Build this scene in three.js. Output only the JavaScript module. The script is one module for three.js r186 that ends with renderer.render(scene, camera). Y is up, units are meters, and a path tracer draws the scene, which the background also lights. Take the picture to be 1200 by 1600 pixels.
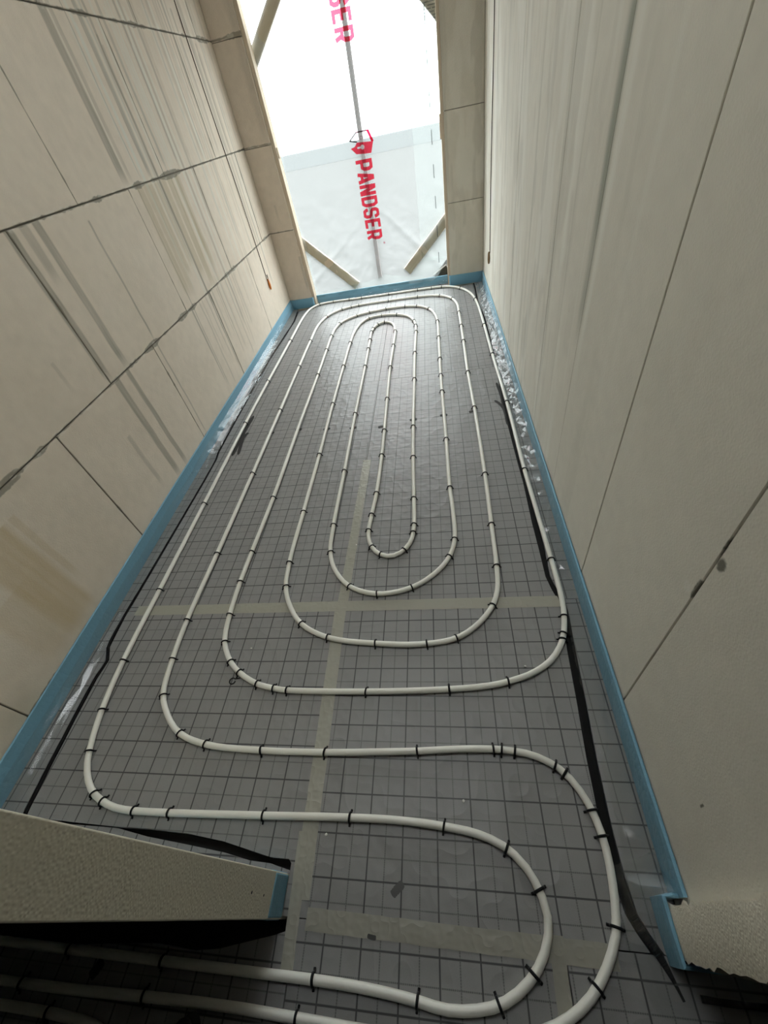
import * as THREE from 'three';
import { mergeGeometries, mergeVertices } from 'three/addons/utils/BufferGeometryUtils.js';
import { RoundedBoxGeometry } from 'three/addons/geometries/RoundedBoxGeometry.js';

// ---------------------------------------------------------------- camera, sky, exposure
const scene = new THREE.Scene();
const camera = new THREE.PerspectiveCamera(102.71, 1200 / 1600, 0.02, 200);
camera.rotation.order = 'YXZ';
camera.position.set(0, 1.5, 0);
camera.rotation.set(-0.778322, 0.229645, -0.228114);
const renderer = new THREE.WebGLRenderer();
renderer.toneMapping = THREE.LinearToneMapping;
renderer.toneMappingExposure = 1.0;
renderer.shadowMap.enabled = true;
{ // overcast sky: three times as bright overhead as at the horizon
  const h = 128, w = 16, a = new Float32Array(w * h * 4);
  for (let j = 0; j < h; j++) { const el = ((j + 0.5) / h - 0.5) * Math.PI, l = 1 + 2 * Math.max(0, Math.sin(el)); for (let i = 0; i < w; i++) a.set([0.94 * l, 0.985 * l, l, 1], (j * w + i) * 4); }
  const t = new THREE.DataTexture(a, w, h, THREE.RGBAFormat, THREE.FloatType); t.mapping = THREE.EquirectangularReflectionMapping; t.magFilter = t.minFilter = THREE.LinearFilter; t.needsUpdate = true;
  scene.background = t; scene.backgroundIntensity = 4.4;
}

// ---------------------------------------------------------------- helpers
// plan coordinates: x to the right, d = distance from the doorway towards the window, y up
let seed = 7;
const rnd = () => { seed = (seed * 1664525 + 1013904223) >>> 0; return seed / 4294967296; };
const rr = (a, b) => a + (b - a) * rnd();
const hash = (x, y) => { let h = (x * 374761393 + y * 668265263) | 0; h = Math.imul(h ^ (h >>> 13), 1274126177); return ((h ^ (h >>> 16)) >>> 0) / 4294967296; };
const vnoise = (x, y) => {
  const i = Math.floor(x), j = Math.floor(y); let u = x - i, v = y - j; u = u * u * (3 - 2 * u); v = v * v * (3 - 2 * v);
  const a = hash(i, j), b = hash(i + 1, j), c = hash(i, j + 1), d = hash(i + 1, j + 1);
  return a + (b - a) * u + (c - a) * v + (a - b - c + d) * u * v;
};
const fbm = (x, y, n = 3) => { let s = 0, a = 0.5, t = 0; for (let k = 0; k < n; k++) { s += a * vnoise(x, y); t += a; a *= 0.5; x = x * 2.03 + 17.1; y = y * 2.03 + 5.7; } return s / t; };
const clamp = (v, a = 0, b = 1) => Math.min(b, Math.max(a, v));
const sst = (a, b, v) => { const t = clamp((v - a) / (b - a)); return t * t * (3 - 2 * t); };
const used = new Map();
function numbered(name) { const n = used.get(name) || 0; used.set(name, n + 1); return n ? `${name}_${String(n).padStart(3, '0')}` : name; }
function tag(o, label, category, group) { o.userData = { label, category }; if (group) o.userData.group = group; return o; }
function shade(o) { o.traverse(m => { if (m.isMesh) { m.castShadow = true; m.receiveShadow = true; } }); return o; }
function mesh(name, geo, mat, parent = scene) { const m = new THREE.Mesh(geo, mat); m.name = parent === scene ? numbered(name) : name; m.castShadow = m.receiveShadow = true; parent.add(m); return m; }
const partCount = new WeakMap();
function part(name, geo, mat, parent) {
  const c = partCount.get(parent) || {}; partCount.set(parent, c);
  const n = c[name] || 0; c[name] = n + 1;
  return mesh(n ? `${name}_${String(n).padStart(3, '0')}` : name, geo, mat, parent);
}
function thing(name, label, category, pos = [0, 0, 0], group) {
  const g = new THREE.Group(); g.name = numbered(name); g.position.set(pos[0], pos[1], -pos[2]); scene.add(g);
  return tag(g, label, category, group);
}
function structure(name) { const g = new THREE.Group(); g.name = name; g.userData = { kind: 'structure' }; scene.add(g); return g; }
function box(x0, x1, y0, y1, d0, d1) { const g = new THREE.BoxGeometry(x1 - x0, y1 - y0, d1 - d0); g.translate((x0 + x1) / 2, (y0 + y1) / 2, -(d0 + d1) / 2); return g; }
function rbox(x0, x1, y0, y1, d0, d1, r = 0.003) { const g = new RoundedBoxGeometry(x1 - x0, y1 - y0, d1 - d0, 2, r); g.translate((x0 + x1) / 2, (y0 + y1) / 2, -(d0 + d1) / 2); return g; }
function merged(list) { return mergeGeometries(list.map(g => { const h = g.index ? g.toNonIndexed() : g; for (const k of Object.keys(h.attributes)) if (!['position', 'normal', 'uv'].includes(k)) h.deleteAttribute(k); return h; })); }
const V = (x, y, d) => new THREE.Vector3(x, y, -d);

function dataTex(w, h, fn, srgb, rep) {
  const a = new Uint8Array(w * h * 4);
  for (let j = 0; j < h; j++) for (let i = 0; i < w; i++) {
    const c = fn((i + 0.5) / w, (j + 0.5) / h), k = (j * w + i) * 4;
    for (let q = 0; q < 3; q++) {
      let v = typeof c === 'number' ? c : c[q]; v = clamp(v);
      if (srgb) v = v <= 0.0031308 ? v * 12.92 : 1.055 * Math.pow(v, 1 / 2.4) - 0.055;
      a[k + q] = Math.round(v * 255);
    }
    a[k + 3] = 255;
  }
  const t = new THREE.DataTexture(a, w, h, THREE.RGBAFormat);
  t.magFilter = THREE.LinearFilter; t.minFilter = THREE.LinearFilter; t.needsUpdate = true;
  if (srgb) t.colorSpace = THREE.SRGBColorSpace;
  if (rep) t.wrapS = t.wrapT = THREE.RepeatWrapping;
  return t;
}
const mix3 = (a, b, t) => [a[0] + (b[0] - a[0]) * t, a[1] + (b[1] - a[1]) * t, a[2] + (b[2] - a[2]) * t];
const std = (color, roughness = 0.8, extra = {}) => { const c = Array.isArray(color) ? new THREE.Color().setRGB(...color) : new THREE.Color(color); return new THREE.MeshStandardMaterial({ color: c, roughness, ...extra }); };
const phys = (color, extra) => new THREE.MeshPhysicalMaterial({ color: new THREE.Color().setRGB(...color), ...extra });

// ---------------------------------------------------------------- main dimensions (metres)
const XL = -1.618, XR = 0.483, DP = 4.785, DE = 4.9, CEIL = 4.0, ROOM = 2.6;     // wall faces, pier face, outside of end wall
const OL = -1.369, OR = 0.151, OTOP = 2.46;                          // window opening
const ADDED_ROOF_GAP = [-0.95, -0.05, 1.1, 2.05];  // unseen roof opening, added to bring more daylight into the corridor
const PJ = -0.528, PS = 0.436, PA = -0.042, PB = 0.052;              // doorway: jamb, stub, partition faces

// ---------------------------------------------------------------- wall textures
const WW = 5.0, WH = 2.6;
// vertical run marks on the left wall: distance along wall, width, from height, to height, strength, colour
const DARK = [0.29, 0.27, 0.215], PALE = [0.70, 0.70, 0.62], TAN = [0.55, 0.43, 0.25];
const runsL = [
  [1.775, 0.05, 1.378, 0.735, 0.62, DARK], [1.935, 0.045, 1.378, 0.735, 0.62, DARK], [1.86, 0.05, 1.378, 1.15, 0.4, DARK],
  [1.812, 0.045, 0.73, 0.09, 0.6, DARK], [1.922, 0.035, 0.73, 0.09, 0.62, DARK], [1.66, 0.03, 0.5, 0.15, 0.3, DARK],
  [2.715, 0.06, 2.6, 1.385, 0.6, DARK], [2.78, 0.03, 2.2, 1.385, 0.3, DARK], [2.255, 0.014, 1.32, 0.73, 0.55, DARK], [2.26, 0.012, 0.73, 0.08, 0.5, DARK],
  [1.70, 0.18, 2.6, 1.39, 0.2, DARK], [1.55, 0.02, 0.95, 0.8, 0.2, DARK],
  [0.83, 0.17, 0.64, 0.1, 0.55, TAN], [0.95, 0.03, 0.64, 0.25, 0.3, TAN], [0.72, 0.2, 0.45, 0.1, 0.25, TAN],
];
{
  let s0 = seed; seed = 4321;
  for (let k = 0; k < 110; k++) {
    const d = rr(2.72, 4.7), top = rnd() < 0.75 ? rr(1.9, 2.6) : 1.378, far = (d - 2.7) / 2;
    const long = rnd(), bot = long < 0.45 ? 1.385 : long < 0.8 ? rr(0.75, 1.2) : rr(0.12, 0.7);
    if (top > bot) runsL.push([d, rr(0.006, 0.03), top, bot, rr(0.2, 0.6) * (1 - 0.35 * far), rnd() < 0.55 ? DARK : PALE]);
  }
  for (let k = 0; k < 9; k++) runsL.push([rr(2.78, 3.5), rr(0.02, 0.07), 1.378, rr(0.735, 0.9), rr(0.3, 0.6), [0.46, 0.39, 0.24]]);
  for (let k = 0; k < 16; k++) runsL.push([rr(2.7, 3.9), rr(0.006, 0.016), 0.73, rr(0.08, 0.4), rr(0.2, 0.45), DARK]);
  seed = s0;
}
const bedsL = [0.088, 0.733, 1.381, 2.023, 2.668, 3.313];
const headsL = [[-0.47, 0.427, 1.33, 2.21, 3.1, 3.99, 4.9], [-0.03, 0.87, 1.77, 2.71, 3.61, 4.51], [0.45, 1.35, 2.25, 3.17, 4.075], [-0.1, 0.9, 1.8, 2.7, 3.6, 4.5], [0.45, 1.35, 2.25, 3.15, 4.05], [-0.1, 0.9, 1.8, 2.7, 3.6, 4.5]];
const cellsL = [];                     // runs sorted into 5 cm cells to keep the sum quick
for (let c = 0; c < 110; c++) { const d = -0.2 + c * 0.05; cellsL.push(runsL.filter(r => Math.abs(r[0] - d - 0.025) < r[1] + 0.06)); }
function leftColour(u, v) {
  const d = u * WW - 0.1, y = v * WH;
  const n1 = fbm(d * 1.7 + 3, y * 1.7, 3), n2 = fbm(d * 30, y * 26, 2);
  let c = mix3([0.665, 0.585, 0.475], [0.755, 0.675, 0.57], n1);
  const g = 0.955 + 0.09 * n2; c = [c[0] * g, c[1] * g, c[2] * g];
  for (const r of cellsL[clamp(Math.floor((d + 0.2) / 0.05), 0, 109)]) {
    const wob = (fbm(y * 6 + r[0] * 50, r[0] * 9, 2) - 0.5) * 0.014;
    const a = sst(r[1] * 0.62, r[1] * 0.38, Math.abs(d - r[0] - wob)) * sst(r[3] - 0.01, r[3] + 0.09, y) * sst(r[2] + 0.004, r[2] - 0.004, y);
    if (a > 0) c = mix3(c, r[5], a * r[4] * (0.65 + 0.7 * fbm(d * 60, y * 5, 2)));
  }
  for (const b of bedsL) {             // mortar squeezed over the edges of the bed joints
    const e = Math.abs(y - b);
    if (e < 0.045) {
      let reach = 0.0015 + 0.012 * Math.pow(fbm(d * 21, b * 7, 3), 3) + 0.03 * Math.pow(Math.max(0, fbm(d * 5 + 40, b * 3, 2) - 0.5), 2) * (fbm(d * 70, y * 70, 2) + 0.4) * 6;
      if (reach > 0.016) reach = 0.016 + 0.2 * (reach - 0.016);
      c = mix3(c, [0.225, 0.21, 0.165], 0.8 * sst(reach + 0.0035, reach, e)); c = mix3(c, [0.80, 0.77, 0.68], 0.3 * sst(0.02, 0.008, e) * sst(0.55, 0.7, fbm(d * 30, y * 60 + 9, 2)));
    }
  }
  for (let r = 0; r < 6; r++) if (y > bedsL[r] && y < (bedsL[r + 1] || 9)) for (const hd of headsL[r]) {
    const e = Math.abs(d - hd); if (e < 0.03) { const reach = 0.001 + 0.014 * Math.pow(fbm(y * 13, hd * 9, 3), 3.2); c = mix3(c, [0.24, 0.225, 0.175], 0.75 * sst(reach + 0.003, reach, e)); }
  }
  const damp = sst(0.5, 0.0, Math.hypot((d - 0.42) / 0.35, (y - 0.12) / 0.3)); if (damp > 0) c = mix3(c, [0.33, 0.33, 0.24], 0.5 * damp * n1 * 1.6);
  return c;
}
const texLeft = dataTex(2048, 1024, leftColour, true);

const seamsR = [0.018, 0.508, 0.989, 1.498, 1.993, 2.487, 2.982, 3.476, 3.971, 4.465];
const runsR = [];
{
  let s0 = seed; seed = 911;
  for (let k = 0; k < 120; k++) {
    const d = 1.2 + Math.pow(rnd(), 0.9) * 3.6; const t = rr(0.4, 2.6);
    runsR.push([d, rr(0.006, 0.05), t, t - rr(0.3, 1.8), rr(0.1, 0.4), rnd() < 0.5 ? [0.80, 0.80, 0.72] : [0.47, 0.46, 0.39]]);
  }
  for (let k = 0; k < 14; k++) { const d = rr(0.55, 1.4), t = rr(0.9, 2.5); runsR.push([d, rr(0.02, 0.07), t, t - rr(0.2, 0.7), rr(0.08, 0.2), [0.78, 0.77, 0.7]]); }
  for (let k = 3; k < seamsR.length; k++) { runsR.push([seamsR[k] + 0.012, 0.03, 2.6, 0.75, k === 3 ? 0.5 : 0.28, [0.40, 0.40, 0.33]]); runsR.push([seamsR[k] - 0.03, 0.03, 2.6, 0.4, 0.2, [0.80, 0.79, 0.71]]); }
  runsR.push([1.515, 0.055, 2.6, 0.72, 0.75, [0.315, 0.325, 0.265]], [1.452, 0.035, 2.6, 0.5, 0.4, [0.80, 0.80, 0.73]]);
  seed = s0;
}
const cellsR = [];
for (let c = 0; c < 110; c++) { const d = -0.2 + c * 0.05; cellsR.push(runsR.filter(r => Math.abs(r[0] - d - 0.025) < r[1] + 0.07)); }
function rightColour(u, v) {
  const d = u * WW - 0.1, y = v * WH;
  const n1 = fbm(d * 1.5 + 9, y * 1.1 + 4, 3), n2 = fbm(d * 26, y * 26, 2);
  let c = mix3([0.65, 0.625, 0.54], [0.745, 0.72, 0.635], n1);
  const g = 0.965 + 0.07 * n2; c = [c[0] * g, c[1] * g, c[2] * g];
  for (const r of cellsR[clamp(Math.floor((d + 0.2) / 0.05), 0, 109)]) {
    const wob = (fbm(y * 3 + r[0] * 50, r[0] * 9, 2) - 0.5) * 0.03;
    const a = sst(r[1] * 0.8, r[1] * 0.2, Math.abs(d - r[0] - wob)) * sst(r[3], r[3] + 0.25, y) * sst(r[2], r[2] - 0.25, y);
    if (a > 0) c = mix3(c, r[5], a * r[4] * (0.4 + 1.0 * fbm(d * 24 + 7, y * 3, 2)));
  }
  const sm = sst(1.2, 2.2, d), pa = fbm(d * 7 + 3, y * 2.1 + 8, 3), pb = fbm(d * 11 + 60, y * 2.7, 3);
  c = mix3(c, [0.80, 0.79, 0.72], sm * 0.5 * sst(0.56, 0.66, pa)); c = mix3(c, [0.53, 0.51, 0.44], sm * 0.4 * sst(0.58, 0.68, pb));
  const chip = (cd, cy, w, h) => sst(1.15, 0.75, Math.hypot((d - cd) / w, (y - cy) / h) + 0.5 * (fbm(d * 160, y * 160, 2) - 0.5));
  const k = Math.max(chip(0.493, 0.803, 0.011, 0.016), chip(0.512, 0.70, 0.006, 0.034), chip(0.508, 0.835, 0.004, 0.03), chip(0.2, 0.35, 0.003, 0.01));
  c = mix3(c, [0.17, 0.165, 0.135], k);
  const rub = sst(1, 0.4, Math.hypot((d - 0.535) / 0.02, (y - 0.675) / 0.02)); c = mix3(c, [0.75, 0.74, 0.68], 0.5 * rub);
  return c;
}
const texRight = dataTex(2048, 1024, rightColour, true);
const texGrain = dataTex(512, 512, (u, v) => {
  const p = (x, y, f) => { const w = (a) => ((a % f) + f) % f; const i = Math.floor(x), j = Math.floor(y); let s = x - i, t = y - j; s = s * s * (3 - 2 * s); t = t * t * (3 - 2 * t); const q = (a, b) => hash(w(a) + f * 7, w(b) + f * 3); return q(i, j) * (1 - s) * (1 - t) + q(i + 1, j) * s * (1 - t) + q(i, j + 1) * (1 - s) * t + q(i + 1, j + 1) * s * t; };
  return 0.55 * p(u * 160, v * 160, 160) + 0.25 * p(u * 60, v * 60, 60) + 0.2 * p(u * 16, v * 16, 16);
}, false, true);
const grain = (r) => { const t = texGrain.clone(); t.repeat.set(r * WW, r * WH); t.needsUpdate = true; return t; };
const grainWall = grain(2);
const matLeft = new THREE.MeshStandardMaterial({ map: texLeft, roughness: 0.92, bumpMap: grainWall, bumpScale: 0.0008 });
const matRight = new THREE.MeshStandardMaterial({ map: texRight, roughness: 0.9, bumpMap: grainWall, bumpScale: 0.0005 });
const matPier = new THREE.MeshStandardMaterial({ map: texLeft, roughness: 0.92, bumpMap: grainWall, bumpScale: 0.0016, color: new THREE.Color().setRGB(0.95, 0.92, 0.9) });
const matPierR = new THREE.MeshStandardMaterial({ map: texRight, roughness: 0.92, bumpMap: grainWall, bumpScale: 0.0016, color: new THREE.Color().setRGB(0.9, 0.87, 0.84) });
const matMortar = std([0.17, 0.16, 0.13], 0.95);
const matSawn = std([0.8, 0.755, 0.63], 0.95, { bumpMap: (() => { const t = texGrain.clone(); t.repeat.set(2, 2); t.needsUpdate = true; return t; })(), bumpScale: 0.0012 });
const matConcrete = std([0.74, 0.72, 0.68], 0.9);
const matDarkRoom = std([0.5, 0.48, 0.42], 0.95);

// a block with small arrises; front face outward along +n; uv follow the wall so that marks run on from block to block
function blockGeo(a0, a1, y0, y1, depth, place, uvOf, c = 0.0025) {
  const pos = [], uv = [];
  const F = [[a0 + c, y0 + c], [a1 - c, y0 + c], [a1 - c, y1 - c], [a0 + c, y1 - c]], B = [[a0, y0], [a1, y0], [a1, y1], [a0, y1]];
  const put = (p, z) => { pos.push(...place(p[0], p[1], z)); uv.push(...uvOf(p[0], p[1])); };
  const quad = (p, q, r, s) => { for (const [m, z] of [p, q, r, p, r, s]) put(m, z); };
  quad([F[0], 0], [F[1], 0], [F[2], 0], [F[3], 0]);
  for (let k = 0; k < 4; k++) { const n = (k + 1) % 4; quad([B[k], -c], [B[n], -c], [F[n], 0], [F[k], 0]); quad([B[k], -depth], [B[n], -depth], [B[n], -c], [B[k], -c]); }
  quad([B[3], -depth], [B[2], -depth], [B[1], -depth], [B[0], -depth]);
  const g = new THREE.BufferGeometry();
  g.setAttribute('position', new THREE.Float32BufferAttribute(pos, 3)); g.setAttribute('uv', new THREE.Float32BufferAttribute(uv, 2));
  g.computeVertexNormals(); return g;
}
const uvWall = (d, y) => [(d + 0.1) / WW, y / WH];

// ---------------------------------------------------------------- walls
{ // left wall of large limestone blocks
  const w = structure('wall_left');
  part('mortar_bed', box(XL - 0.2, XL - 0.007, -0.2, CEIL, PA - 0.01, DE), matMortar, w);
  const ys = [-0.05, ...bedsL, CEIL];
  for (let r = 0; r < 7; r++) {
    const heads = r === 0 ? [-0.05, 4.9] : headsL[r - 1];
    const list = [PA - 0.012, ...heads.filter(h => h > PA && h < DE - 0.03), DE];
    for (let k = 0; k + 1 < list.length; k++) {
      const jy = r >= 1 ? 0.0028 : 0.001, proud = (hash(k + 11, r + 3) - 0.5) * 0.0024;
      part('block', blockGeo(list[k] + 0.002, list[k + 1] - 0.002, ys[r] + jy, ys[r + 1] - jy, 0.03, (d, y, z) => [XL + z + proud, y, -d], uvWall), matLeft, w);
    }
  }
}
{ // right wall of storey-high panels
  const w = structure('wall_right');
  part('mortar_bed', box(XR + 0.008, XR + 0.2, -0.2, CEIL, PA - 0.01, DE), matMortar, w);
  const list = [PA, ...seamsR.slice(1), DE];
  for (let k = 0; k + 1 < list.length; k++) {
    const j = k < 2 ? 0.0022 : k < 4 ? 0.0014 : 0.0007;
    const gap = (y) => 0;                        // joints are straight cut
    part('panel', blockGeo(list[k] + j, list[k + 1] - j, -0.05, CEIL, 0.03, (d, y, z) => [XR - z + (k % 2 ? 0.0008 : 0), y, -(d + gap(y))].map((q, i) => q), (d, y) => uvWall(d, y), 0.0018), matRight, w);
  }
}
{ // end wall: two block piers with the window opening between, and the lintel above it
  const w = structure('wall_end');
  const rowsL = [-0.05, 0.088, 0.73, 1.372, 2.012, 2.655, 3.3, CEIL], rowsR = [-0.05, 0.07, 0.712, 1.342, 1.985, 2.63, 3.27, CEIL];
  part('mortar_bed', merged([box(XL - 0.2, OL - 0.007, -0.2, CEIL, DP + 0.007, DE), box(OR + 0.007, XR + 0.2, -0.2, CEIL, DP + 0.007, DE), box(XL - 0.2, XR + 0.2, CEIL, CEIL + 0.2, DP, DE), box(OL - 0.01, OR + 0.01, -0.2, -0.04, DP, DE)]), matMortar, w);
  for (let r = 0; r < 7; r++) {
    part('block', blockGeo(XL + 0.001, OL, rowsL[r] + 0.002, rowsL[r + 1] - 0.002, DE - DP, (x, y, z) => [x, y, -DP + z], (x, y) => [(x + 1.618 + 1.52) / WW, y / WH]), matPier, w);
    part('block', blockGeo(OR, XR - 0.001, rowsR[r] + 0.002, rowsR[r + 1] - 0.002, DE - DP, (x, y, z) => [x, y, -DP + z], (x, y) => [(x + 1.95) / WW, y / WH]), matPierR, w);
  }
  part('lintel', rbox(OL, OR, OTOP, CEIL, DP, DE, 0.004), matConcrete, w);
}
{ // partition with the doorway that the camera looks out of
  const w = structure('wall_partition');
  const jg = rbox(XL - 0.2, PJ, -0.05, ROOM, PA, PB, 0.003); { const p = jg.attributes.position, u = jg.attributes.uv; for (let k = 0; k < p.count; k++) u.setXY(k, p.getZ(k) + p.getX(k), p.getY(k)); }
  part('block', jg, matSawn, w);
  for (const [y, d, r] of [[0.235, 0.005, 0.0032], [0.155, 0.002, 0.0026]]) { const g = new THREE.CylinderGeometry(r, r * 0.6, 0.004, 12, 1); g.rotateZ(-Math.PI / 2); g.translate(PJ - 0.0012, y, -d); part('drill_hole', g, std([0.05, 0.05, 0.045], 1), w); }
  // rough sawn stub beside the right wall: ragged edges
  const pos = [], idx = [], n = 120, uvs = [];
  for (let k = 0; k <= n; k++) { const y = -0.05 + (ROOM + 0.05) * k / n; for (let q = 0; q < 5; q++) {
      const e = (q === 0 || q === 4 ? 0.003 : 0.0003), j = (hash(k + 31, q) - 0.5) * e * 1.6, jd = q === 0 ? (hash(k, 77) - 0.5) * 0.01 : q === 4 ? (hash(k, 99) - 0.5) * 0.012 : 0;
      pos.push(PS + j + (q === 0 || q === 4 ? 0.003 : 0), y, -(PA + (PB - PA) * q / 4 + jd)); uvs.push(0.1 * q / 4, y); } }
  for (let k = 0; k < n; k++) for (let q = 0; q < 4; q++) { const a = k * 5 + q; idx.push(a, a + 1, a + 5, a + 1, a + 6, a + 5); }
  const f = new THREE.BufferGeometry(); f.setAttribute('position', new THREE.Float32BufferAttribute(pos, 3)); f.setAttribute('uv', new THREE.Float32BufferAttribute(uvs, 2)); f.setIndex(idx);
  f.computeVertexNormals(); const fn = f;
  part('block', merged([fn, box(PS + 0.005, 2.4, -0.05, ROOM, PA + 0.003, PB - 0.004)]), matSawn, w);
  part('lintel', box(PJ - 0.01, PS + 0.01, 2.25, ROOM, PA, PB), matSawn, w);
}
{ // the unlit room behind the camera; unseen corridor roof raised, with an opening added for daylight
  const c = structure('ceiling');
  const [rx0, rx1, rd0, rd1] = ADDED_ROOF_GAP, H = CEIL, t = 0.2;
  part('slab', merged([box(XL - 0.2, XR + 0.2, H, H + t, PB, rd0), box(XL - 0.2, XR + 0.2, H, H + t, rd1, DE), box(XL - 0.2, rx0, H, H + t, rd0, rd1), box(rx1, XR + 0.2, H, H + t, rd0, rd1), box(-3.4, 2.6, ROOM, ROOM + t, -3.2, PA), box(-3.4, 2.6, ROOM, CEIL + t, PA, PB)]), matConcrete, c);
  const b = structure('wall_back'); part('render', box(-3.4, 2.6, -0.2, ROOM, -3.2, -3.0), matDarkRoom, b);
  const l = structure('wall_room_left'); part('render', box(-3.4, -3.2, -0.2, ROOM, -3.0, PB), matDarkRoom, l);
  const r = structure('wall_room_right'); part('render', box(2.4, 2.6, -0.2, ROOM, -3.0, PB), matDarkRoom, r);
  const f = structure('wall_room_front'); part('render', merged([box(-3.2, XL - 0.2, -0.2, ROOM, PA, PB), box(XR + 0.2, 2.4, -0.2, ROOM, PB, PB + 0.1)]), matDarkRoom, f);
}

// ---------------------------------------------------------------- floor: grey insulation boards with a printed 10 cm grid
const GL = [[-1.544, 4.70], [-1.520, 4.42], [-1.538, 3.98], [-1.556, 3.53], [-1.554, 2.87], [-1.553, 2.56], [-1.548, 2.38], [-1.544, 2.16], [-1.531, 2.08], [-1.53, 1.87], [-1.537, 1.53], [-1.545, 1.15], [-1.553, 0.9], [-1.545, 0.751], [-1.512, 0.69], [-1.521, 0.611], [-1.518, 0.454], [-1.511, 0.294], [-1.503, 0.161], [-1.49, 0.06]];
const GR = [[0.385, 4.76], [0.385, 4.59], [0.378, 4.2], [0.398, 3.84], [0.396, 3.06], [0.398, 2.85], [0.385, 2.6], [0.382, 2.456], [0.383, 2.308], [0.382, 2.125], [0.381, 1.79], [0.384, 1.63], [0.384, 1.34], [0.384, 1.19], [0.38, 1.04], [0.392, 0.98], [0.41, 0.92], [0.397, 0.718], [0.385, 0.53], [0.373, 0.373], [0.366, 0.205], [0.367, 0.115], [0.374, 0.03], [0.39, -0.003], [0.41, -0.034]];
const wL = d => 0.0085 + 0.002 * sst(1.2, 0.3, d) + 0.003 * sst(2.0, 2.8, d), wR = d => 0.008 + 0.007 * sst(1.2, 0.7, d) + 0.006 * (d > 1.05 && d < 3.0 ? Math.max(0, Math.sin((d - 1.05) * 6.4)) : 0);
const lerpG = (G, d) => { for (let k = 0; k + 1 < G.length; k++) if (d <= G[k][1] && d >= G[k + 1][1]) { const t = (d - G[k][1]) / (G[k + 1][1] - G[k][1]); return G[k][0] + (G[k + 1][0] - G[k][0]) * t; } return d > G[0][1] ? G[0][0] : G[G.length - 1][0]; };
const edge = (G, d0, d1, off) => { const ds = [d0, ...G.map(p => p[1]).filter(d => d > d0 + 1e-3 && d < d1 - 1e-3), d1].sort((a, b) => a - b); return ds.map(d => [lerpG(G, d) + off(d), d]); };
const texBoard = dataTex(1024, 1024, (u, v) => {           // one metre
  const n = fbm(u * 7 + 30, v * 7, 2), n2 = hash(Math.floor(u * 1024), Math.floor(v * 1024));
  let c = 0.245 * (0.94 + 0.12 * n) * (0.95 + 0.1 * n2);
  const line = (t, s, solid) => {
    const m = ((t * 10) % 1), e = Math.min(m, 1 - m) / 10, h = Math.abs(m - 0.5) / 10;
    let a = sst(0.0026, 0.0014, e) * 0.86;
    const dots = ((s * 200) % 1) < 0.55 ? 0.62 : 0.3;
    a = Math.max(a, sst(0.0020, 0.0009, h) * dots);
    return a;
  };
  const a = Math.max(line(u, v), line(v, u));
  return [c * (1 - a) + 0.018 * a, c * 0.995 * (1 - a) + 0.018 * a, c * 0.985 * (1 - a) + 0.021 * a];
}, true, true);
const texCrinkle = dataTex(1024, 1024, (u, v) => {
  const p = (f, s) => { const x = u * f, y = v * f, i = Math.floor(x), j = Math.floor(y); let a = x - i, b = y - j; a = a * a * (3 - 2 * a); b = b * b * (3 - 2 * b); const q = (m, n) => hash(((m % f) + f) % f + s, ((n % f) + f) % f + s * 3); return q(i, j) * (1 - a) * (1 - b) + q(i + 1, j) * a * (1 - b) + q(i, j + 1) * (1 - a) * b + q(i + 1, j + 1) * a * b; };
  const r = 1 - Math.abs(2 * p(9, 5) - 1), r2 = 1 - Math.abs(2 * p(21, 8) - 1);
  return clamp(0.45 * r * r + 0.3 * r2 * r2 + 0.25 * p(48, 2));
}, false, true);
const crinkle = (r) => { const t = texCrinkle.clone(); t.repeat.set(r, r); t.needsUpdate = true; return t; };
const matBoard = new THREE.MeshStandardMaterial({ map: texBoard, roughness: 0.46, bumpMap: crinkle(1), bumpScale: 0.0038 });
const matBoardEdge = std([0.42, 0.41, 0.41], 0.9);
const floor = structure('floor');
part('subfloor', merged([box(-3.4, 2.6, -0.2, -0.05, -3.2, PA), box(XL - 0.1, XR + 0.1, -0.2, -0.05, PA, DP + 0.05), box(OL, OR, -0.06, -0.05, DP, DE + 0.1)]), std([0.02, 0.02, 0.02], 0.95), floor);
function board(points, phase) {
  const s = new THREE.Shape(points.map(p => new THREE.Vector2(p[0], p[1])));
  const g = new THREE.ExtrudeGeometry(s, { depth: 0.03, bevelEnabled: false, curveSegments: 1 });
  const uv = g.attributes.uv; for (let k = 0; k < uv.count; k++) uv.setXY(k, uv.getX(k) + phase[0], uv.getY(k) + phase[1]);
  g.rotateX(-Math.PI / 2); g.translate(0, -0.03, 0);
  part('insulation_board', g, [matBoard, matBoardEdge], floor);
}
const S = -0.482, G1 = 0.93, G2 = 2.9, G0 = -0.036, e = 0.0015;
const PL = [-0.004, -0.08], PR = [0, -0.05], PR2 = [0.005, -0.02], PL2 = [-0.01, -0.05];
// left column of the corridor
board([[S - e, G1 - e], ...edge(GL, 0.14, G1 - e, wL).reverse(), [-1.13, 0.130], [-1.03, 0.131], [-0.88, 0.126], [-0.758, 0.114], [-0.656, 0.096], [-0.594, 0.085], [-0.534, 0.084], [-0.524, 0.075], [-0.524, G0 + e], [S - e, G0 + e]], PL);
board([[S - e, G1 + e], [S - e, G2 - e], ...edge(GL, G1 + e, G2 - e, wL).reverse()], PL2);
board([[S - e, G2 + e], [S - e, 4.86], [-1.345, 4.86], [-1.345, 4.715], ...edge(GL, G2 + e, 4.715, wL).reverse()], [0.02, 0.03]);
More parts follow.
